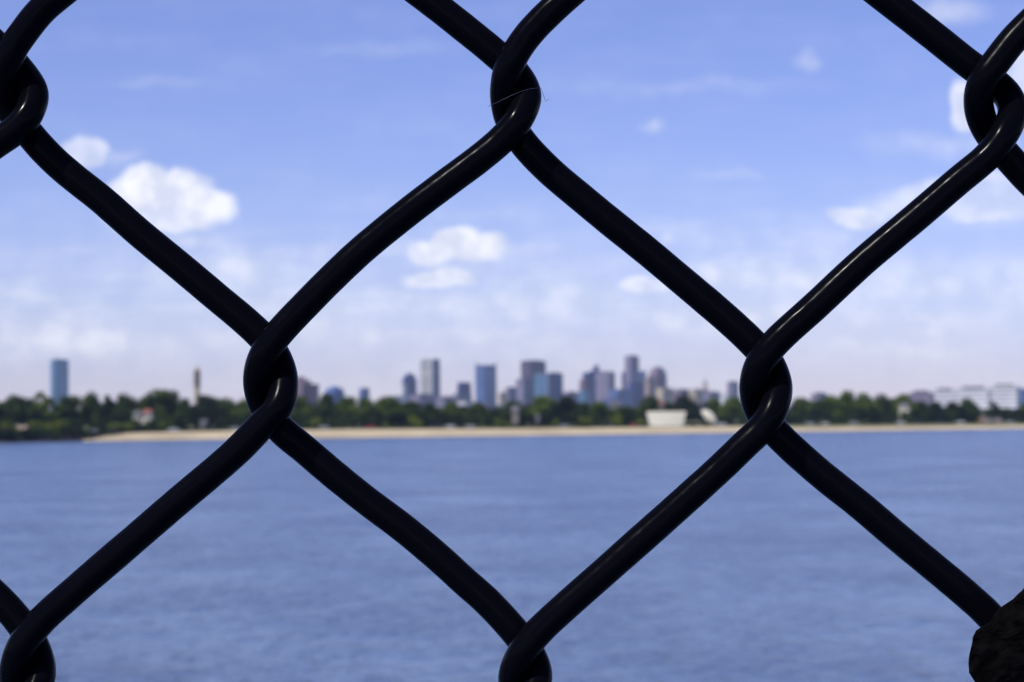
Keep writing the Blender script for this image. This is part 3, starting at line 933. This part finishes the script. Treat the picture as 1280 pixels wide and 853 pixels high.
for i, (x, c, lab) in enumerate(cars):
    p = spot(x, 53.2); p.z += .1
    rz = rb.choice((0, math.pi)) + rb.uniform(-.2, .2) + .1
    mats = {'body': car_mats[c], 'roof': car_mats[c]}
    if i == 0:
        car0.location = p; car0.rotation_euler = (0, 0, rz); tag(car0, lab, 'car', 'cars parked behind the beach')
        for ch in car0.children:
            if ch.name.split('.')[0] in mats:
                ch.material_slots[0].link = 'OBJECT'; ch.material_slots[0].material = mats[ch.name.split('.')[0]]
    else:
        dup(car0, p, rz, (1, 1, 1), lab, 'cars parked behind the beach', mats)

# ------------------------------------------------------------------ the city
def foot(x0, xs_, x1, Y, tpar):
    """rectangular footprint with its near corner at xs_; returns world xy points"""
    k = Y / FPX; wl = (xs_ - x0) * k; wr = (x1 - xs_) * k
    hx = lambda x, Yc: Vector((P(x, horizon(x), Yc).x, Yc))
    B = Vector((P(xs_, horizon(xs_), Y).x, Y)); A = hx(x0, Y + wl * tpar); Cc = hx(x1, Y + min(wr / tpar, 60)); D = A + Cc - B
    return [A, B, Cc, D]


def tower(label, x0, xs_, x1, ytop, Y, mat, tpar=.75, name='office_tower', cat='tower', roof=None, top=None, cap=True, extra=None, shear=None):
    pts = foot(x0, xs_, x1, Y, tpar); cen = sum(pts, Vector((0, 0))) / 4; gz = 4.6
    r = thing(name, label, cat, (cen.x, cen.y, gz))
    loc = [(p.x - cen.x, p.y - cen.y) for p in pts]
    H = P(xs_, ytop, Y).z - gz
    if top == 'dome':
        bm = bmesh.new(); add_prism(bm, loc, -1, H * .8); obj('wall', bm, mat, r)
        bm = bmesh.new(); prev = loc; zz = H * .8
        for i in range(1, 6):
            a = i / 5 * math.pi / 2; s_ = max(.25, math.cos(a)) ; q = [(x * s_, y * s_) for x, y in loc]; z2 = H * .8 + H * .2 * math.sin(a)
            add_prism(bm, prev, zz, z2, q); prev = q; zz = z2
        obj('crown_roof', bm, mat, r)
    elif top == 'trapezoid':
        bm = bmesh.new(); q = [loc[0], loc[1], loc[2], loc[3]]; k = Y / FPX; s_ = (shear or 6) * k
        q = [(loc[0][0] + s_, loc[0][1]), (loc[1][0] + s_ * .7, loc[1][1]), loc[2], loc[3]]
        add_prism(bm, loc, -1, H, q); obj('wall', bm, mat, r)
    else:
        bm = bmesh.new(); add_prism(bm, loc, -1, H); obj('wall', bm, mat, r)
        if cap:
            bm = bmesh.new(); add_prism(bm, [(x * .6, y * .6) for x, y in loc], H + .01, H + 3.2); obj('plant_room', bm, roof or roof_m, r)
            bm = bmesh.new(); add_prism(bm, [(x * 1.012, y * 1.012) for x, y in loc], H - 1.6, H + .9); obj('parapet', bm, mat, r)
    if extra: extra(r, loc, H, Y / FPX)
    return r


roof_m = material('roof_plant', (.16, .16, .18), .8, .2, .2)
F = {
    'blue_glass': facade('blue_glass', (.12, .22, .36), (.06, .15, .28), 3.0, 3.9, .18, .25),
    'steel_blue': facade('steel_blue', (.12, .17, .36), (.05, .09, .24), 3.5, 3.9, .25, .3),
    'deep_blue': facade('deep_blue', (.045, .045, .21), (.018, .02, .13), 4.0, 3.9, .25, .35),
    'pale_rib': facade('pale_rib', (.80, .78, .70), (.20, .20, .22), 5.0, 60.0, .02, .6),
    'white_band': facade('white_band', (.82, .80, .78), (.38, .38, .46), 400.0, 3.8, .6, .6),
    'mauve': facade('mauve', (.24, .15, .18), (.10, .07, .13), 4.0, 3.8, .45, .6),
    'brown': facade('brown', (.13, .08, .12), (.04, .03, .07), 4.0, 3.8, .35, .5),
    'greymauve': facade('greymauve', (.27, .22, .29), (.12, .11, .20), 5.0, 3.8, .45, .6),
    'teal': facade('teal', (.13, .20, .32), (.06, .13, .23), 4.0, 4.0, .2, .25),
    'cream': facade('cream', (.60, .48, .33), (.28, .25, .23), 5.0, 3.6, .55, .7),
    'pinkish': facade('pinkish', (.42, .29, .25), (.17, .13, .14), 5.0, 3.6, .5, .7),
}


def antenna(dx, hpx, rad=.7):
    def f(r, loc, H, k):
        for d in dx:
            bm = bmesh.new(); add_tube(bm, [Vector((d * k, 0, H)), Vector((d * k, 0, H + hpx * k * .5)), Vector((d * k, 0, H + hpx * k))], [rad, rad * .6, rad * .2], 8); obj('antenna', bm, roof_m, r)
    return f


tower('tall light blue glass slab tower standing alone above the trees at far left', 63, 68, 86, 450, 6500, F['blue_glass'], 1.1, cap=True, extra=antenna((-4,), 9, 1.0))


def beige():
    Y = 2000.0; k = Y / FPX; p = P(246.3, 457, Y); gz = 4.6; H = p.z - gz
    r = thing('campanile', 'slender beige tower with a dark upper stage above the left trees', 'tower', (p.x, Y, gz), .5)
    st = material('beige_stone', (.50, .40, .27), .8, .12, .3); dk = material('dark_louvre', (.10, .07, .07), .7, .2, 1)
    w2 = 2.35
    obj('shaft', box_bm(-w2, w2, -w2, w2, -1, H * .62), st, r)
    obj('belfry', box_bm(-w2 * .93, w2 * .93, -w2 * .93, w2 * .93, H * .62, H * .9), dk, r)
    for sx in (-1, 1):
        for sy in (-1, 1):
            obj('corner_pier', box_bm(sx * w2 - .35, sx * w2 + .35, sy * w2 - .35, sy * w2 + .35, H * .62, H * .9), st, r)
    obj('cornice', box_bm(-w2 * 1.15, w2 * 1.15, -w2 * 1.15, w2 * 1.15, H * .9, H * .925), st, r)
    bm = bmesh.new(); add_prism(bm, [(-w2 * .8, -w2 * .8), (w2 * .8, -w2 * .8), (w2 * .8, w2 * .8), (-w2 * .8, w2 * .8)], H * .925, H, [(-.2, -.2), (.2, -.2), (.2, .2), (-.2, .2)])
    obj('cap', bm, st, r)


beige()


def mv_steps(r, loc, H, k):
    obj('upper_block', box_bm(-14 * k, 1 * k, -8 * k, 8 * k, H + .02, H + 9 * k), F['mauve'], r)
    obj('upper_block', box_bm(1 * k + .02, 8 * k, -6 * k, 6 * k, H + .02, H + 5 * k), F['mauve'], r)


tower('stepped mauve brick building right of the left fence knuckle', 362, 378, 399, 480, 3000, F['mauve'], .9, name='apartment_block', cat='building', cap=False, extra=mv_steps)
tower('low blue building with a rounded top, left of the smallest blue one', 406, 416, 431, 483, 4200, F['steel_blue'], .9, name='office_block', cat='building', top='dome')
tower('smallest blue building with a slanted left side above the trees', 446, 452, 462, 485, 4200, F['steel_blue'], .9, name='office_block', cat='building', top='trapezoid', shear=3.5)
tower('dark blue office tower with a curved top and pale left foot', 503, 508, 521.5, 466.5, 5400, F['deep_blue'], .6, top='dome')
tower('pale low slab leaning on the left foot of the curved-top tower', 500, 504, 509, 481, 5200, F['white_band'], .6, name='office_block', cat='building')
tower('tall pale ribbed tower whose shaded right side is painted dark blue', 526, 541.5, 542, 450.5, 5300, F['pale_rib'], .5)
tower('shaded right side of the pale ribbed tower, its shade painted in as dark blue', 541.5, 542.2, 550.5, 450, 5340, F['deep_blue'], .5)  # same tower's side away from the sun, shade put into the facade colour
tower('squat dark building with a slanted left side and pale floors below', 567.5, 573, 589, 478, 5000, F['deep_blue'], .7, name='office_block', cat='building', top='trapezoid', shear=5)
tower('pale low block directly under the squat dark trapezoid building', 566, 572, 590, 493, 4700, F['greymauve'], .7, name='office_block', cat='building')


def spires(r, loc, H, k):
    for d in (-12.4, 12.4):
        bm = bmesh.new(); add_tube(bm, [Vector((d * k, 0, H - 4 * k)), Vector((d * k, 0, H + 2 * k)), Vector((d * k, 0, H + 7 * k))], [1.9, 1.6, .5], 8); obj('spire', bm, F['steel_blue'], r)
    bm = box_bm(-12 * k, 12 * k, -2, 2, H + .02, H + 1.5 * k); obj('screen_wall', bm, F['deep_blue'], r)


tower('blue glass tower with a slim spire at each top corner', 594.5, 606, 621, 457.5, 5300, F['steel_blue'], .35, extra=spires, cap=False)
tower('small cream block right of the spired blue tower', 623, 626, 634, 492, 4600, F['cream'], .7, name='office_block', cat='building')
tower('small mauve block behind the cream one', 632, 636, 646, 485, 4900, F['greymauve'], .7, name='office_block', cat='building')
tower('tall brown tower with a flat top, highest of the middle group', 651.5, 663, 683, 451.5, 5600, F['brown'], .75)
tower('pale mauve block in front of the tall brown tower', 645, 655, 669, 474.5, 5000, F['greymauve'], .7, name='office_block', cat='building')
tower('teal glass block below the tall brown tower', 668, 684, 687, 468, 4900, F['teal'], .3, name='office_block', cat='building')
tower('dark blue block right of the teal glass block', 684, 687, 704, 467, 5000, F['deep_blue'], .9, name='office_block', cat='building')


def pinn(r, loc, H, k):
    obj('pinnacle', box_bm(2 * k, 8.5 * k, -4 * k, 4 * k, H + .02, H + 9 * k), F['deep_blue'], r)
    obj('setback', box_bm(-3 * k, 12 * k, -5 * k, 5 * k, H + .03, H + 2.5 * k), F['deep_blue'], r)


tower('dark blue stepped tower carrying a square pinnacle', 729, 735, 752, 465.5, 5400, F['deep_blue'], .8, extra=pinn, cap=False)
tower('mauve stepped shoulder building left of the pinnacle tower', 722, 728, 737, 474, 5200, F['mauve'], .7, name='office_block', cat='building', top='trapezoid', shear=3)
tower('broad mauve slab right of the pinnacle tower', 745, 762, 769.5, 465.5, 5250, F['greymauve'], .5)
tower('light blue low block in front of the mauve shoulder building', 724, 730, 739, 489, 4700, F['blue_glass'], .5, name='office_block', cat='building')
tower('tallest tower on the right, slim greyish mauve with a flat top', 781.5, 789, 799.5, 445.5, 5500, F['greymauve'], .75)
tower('dark blue shoulder slab behind the left of the tallest tower', 777.5, 780, 790, 466, 5700, F['deep_blue'], .75)
tower('dark blue sloping slab right of the tallest tower', 795, 800, 808, 464, 5600, F['steel_blue'], .8, top='trapezoid', shear=2)
tower('wide low dark teal block at the foot of the tallest tower', 762, 772, 792, 488, 4800, F['steel_blue'], .7, name='office_block', cat='building')
tower('blue low block right of the wide dark teal one', 786, 792, 806, 479, 4900, F['deep_blue'], .7, name='office_block', cat='building')
tower('brown mauve tower with a rounded top right of the tallest one', 811.5, 821, 834, 458, 5300, F['mauve'], .75, top='dome')
tower('pinkish block at the left foot of the round topped tower', 806, 811, 820, 473, 5150, F['pinkish'], .7, name='office_block', cat='building')
for (x0, x1, yt, Y, mt, lab) in (
        (820, 842, 486, 4300, 'cream', 'low cream building right of the round topped tower'),
        (840, 866, 488, 4500, 'mauve', 'low mauve building right of the low cream one'),
        (862, 880, 488, 4200, 'cream', 'pale low building left of the little white domed tower'),
        (878, 902, 491, 4300, 'greymauve', 'grey low building under the little white domed tower'),
        (900, 926, 495, 4100, 'white_band', 'white low building left of the right fence knuckle'),
        (909, 924, 478, 5000, 'greymauve', 'pale purple block just left of the right fence knuckle'),
        (480, 512, 497, 4000, 'white_band', 'pale low rooftops left of the curved-top tower'),
        (512, 545, 494, 4300, 'greymauve', 'grey low block at the foot of the pale ribbed tower'),
        (545, 570, 497, 4000, 'greymauve', 'grey low block left of the squat dark building'),
        (572, 596, 503, 3800, 'white_band', 'white low block left under the spired blue tower'),
        (596, 626, 507, 3600, 'greymauve', 'grey low block right under the spired blue tower'),
        (704, 724, 491, 4500, 'greymauve', 'grey low block between the dark blue block and the pinnacle group'),
        (752, 782, 500, 4000, 'steel_blue', 'blue low block below the mauve slab'),
        (990, 1012, 500, 3000, 'white_band', 'white low building behind the greyish green tree right of the right knuckle'),
        (1014, 1036, 493, 3300, 'greymauve', 'grey rooftop left of the tallest clump of trees on the right'),
        (1136, 1168, 492, 1950, 'greymauve', 'greyish mauve flat block at the left end of the long pale buildings'),
        (1166, 1196, 489, 2000, 'white_band', 'pale middle block of the long buildings on the right, with a dark rooftop box'),
        (1194, 1240, 487, 1900, 'white_band', 'long white block left of the tallest white one at the right edge')):
    w_ = x1 - x0
    tower(lab, x0, x0 + w_ * (.9 if Y < 2500 else .4), x1, yt, Y, F[mt], .15 if Y < 2500 else .35, name='low_building', cat='building')


def wh(r, loc, H, k):
    obj('roof_box', box_bm(-10 * k, -2 * k, 0, 8, H + .95, H + 2.6 * k), F['teal'], r)
    obj('roof_box', box_bm(2 * k, 12 * k, 0, 8, H + .95, H + 3.5 * k), F['teal'], r)


tower('tallest white building with banded storeys at the right edge', 1236, 1271, 1276, 484, 1900, F['white_band'], .12, name='long_building', cat='building', extra=wh)
tower('blue grey building cut by the right edge behind the white one', 1274, 1280, 1320, 487, 2100, F['steel_blue'], .4, name='long_building', cat='building')


def domed():
    Y = 4600.0; k = Y / FPX; p = P(881.5, 473, Y); gz = 4.6; H = p.z - gz
    r = thing('clock_tower', 'little pale tower with a dome and spike among low buildings on the right', 'tower', (p.x, Y, gz))
    st = F['cream']
    obj('shaft', box_bm(-4 * k, 4 * k, -4 * k, 4 * k, -1, H - 13 * k), F['greymauve'], r)
    obj('drum', box_bm(-2.7 * k, 2.7 * k, -2.7 * k, 2.7 * k, H - 13 * k + .02, H - 6 * k), st, r)
    bm = bmesh.new(); add_tube(bm, [Vector((0, 0, H - 6 * k)), Vector((0, 0, H - 4.5 * k)), Vector((0, 0, H - 3 * k)), Vector((0, 0, H))], [2.6 * k, 2.2 * k, .9 * k, .15 * k], 12)
    obj('dome', bm, roof_m, r)


domed()
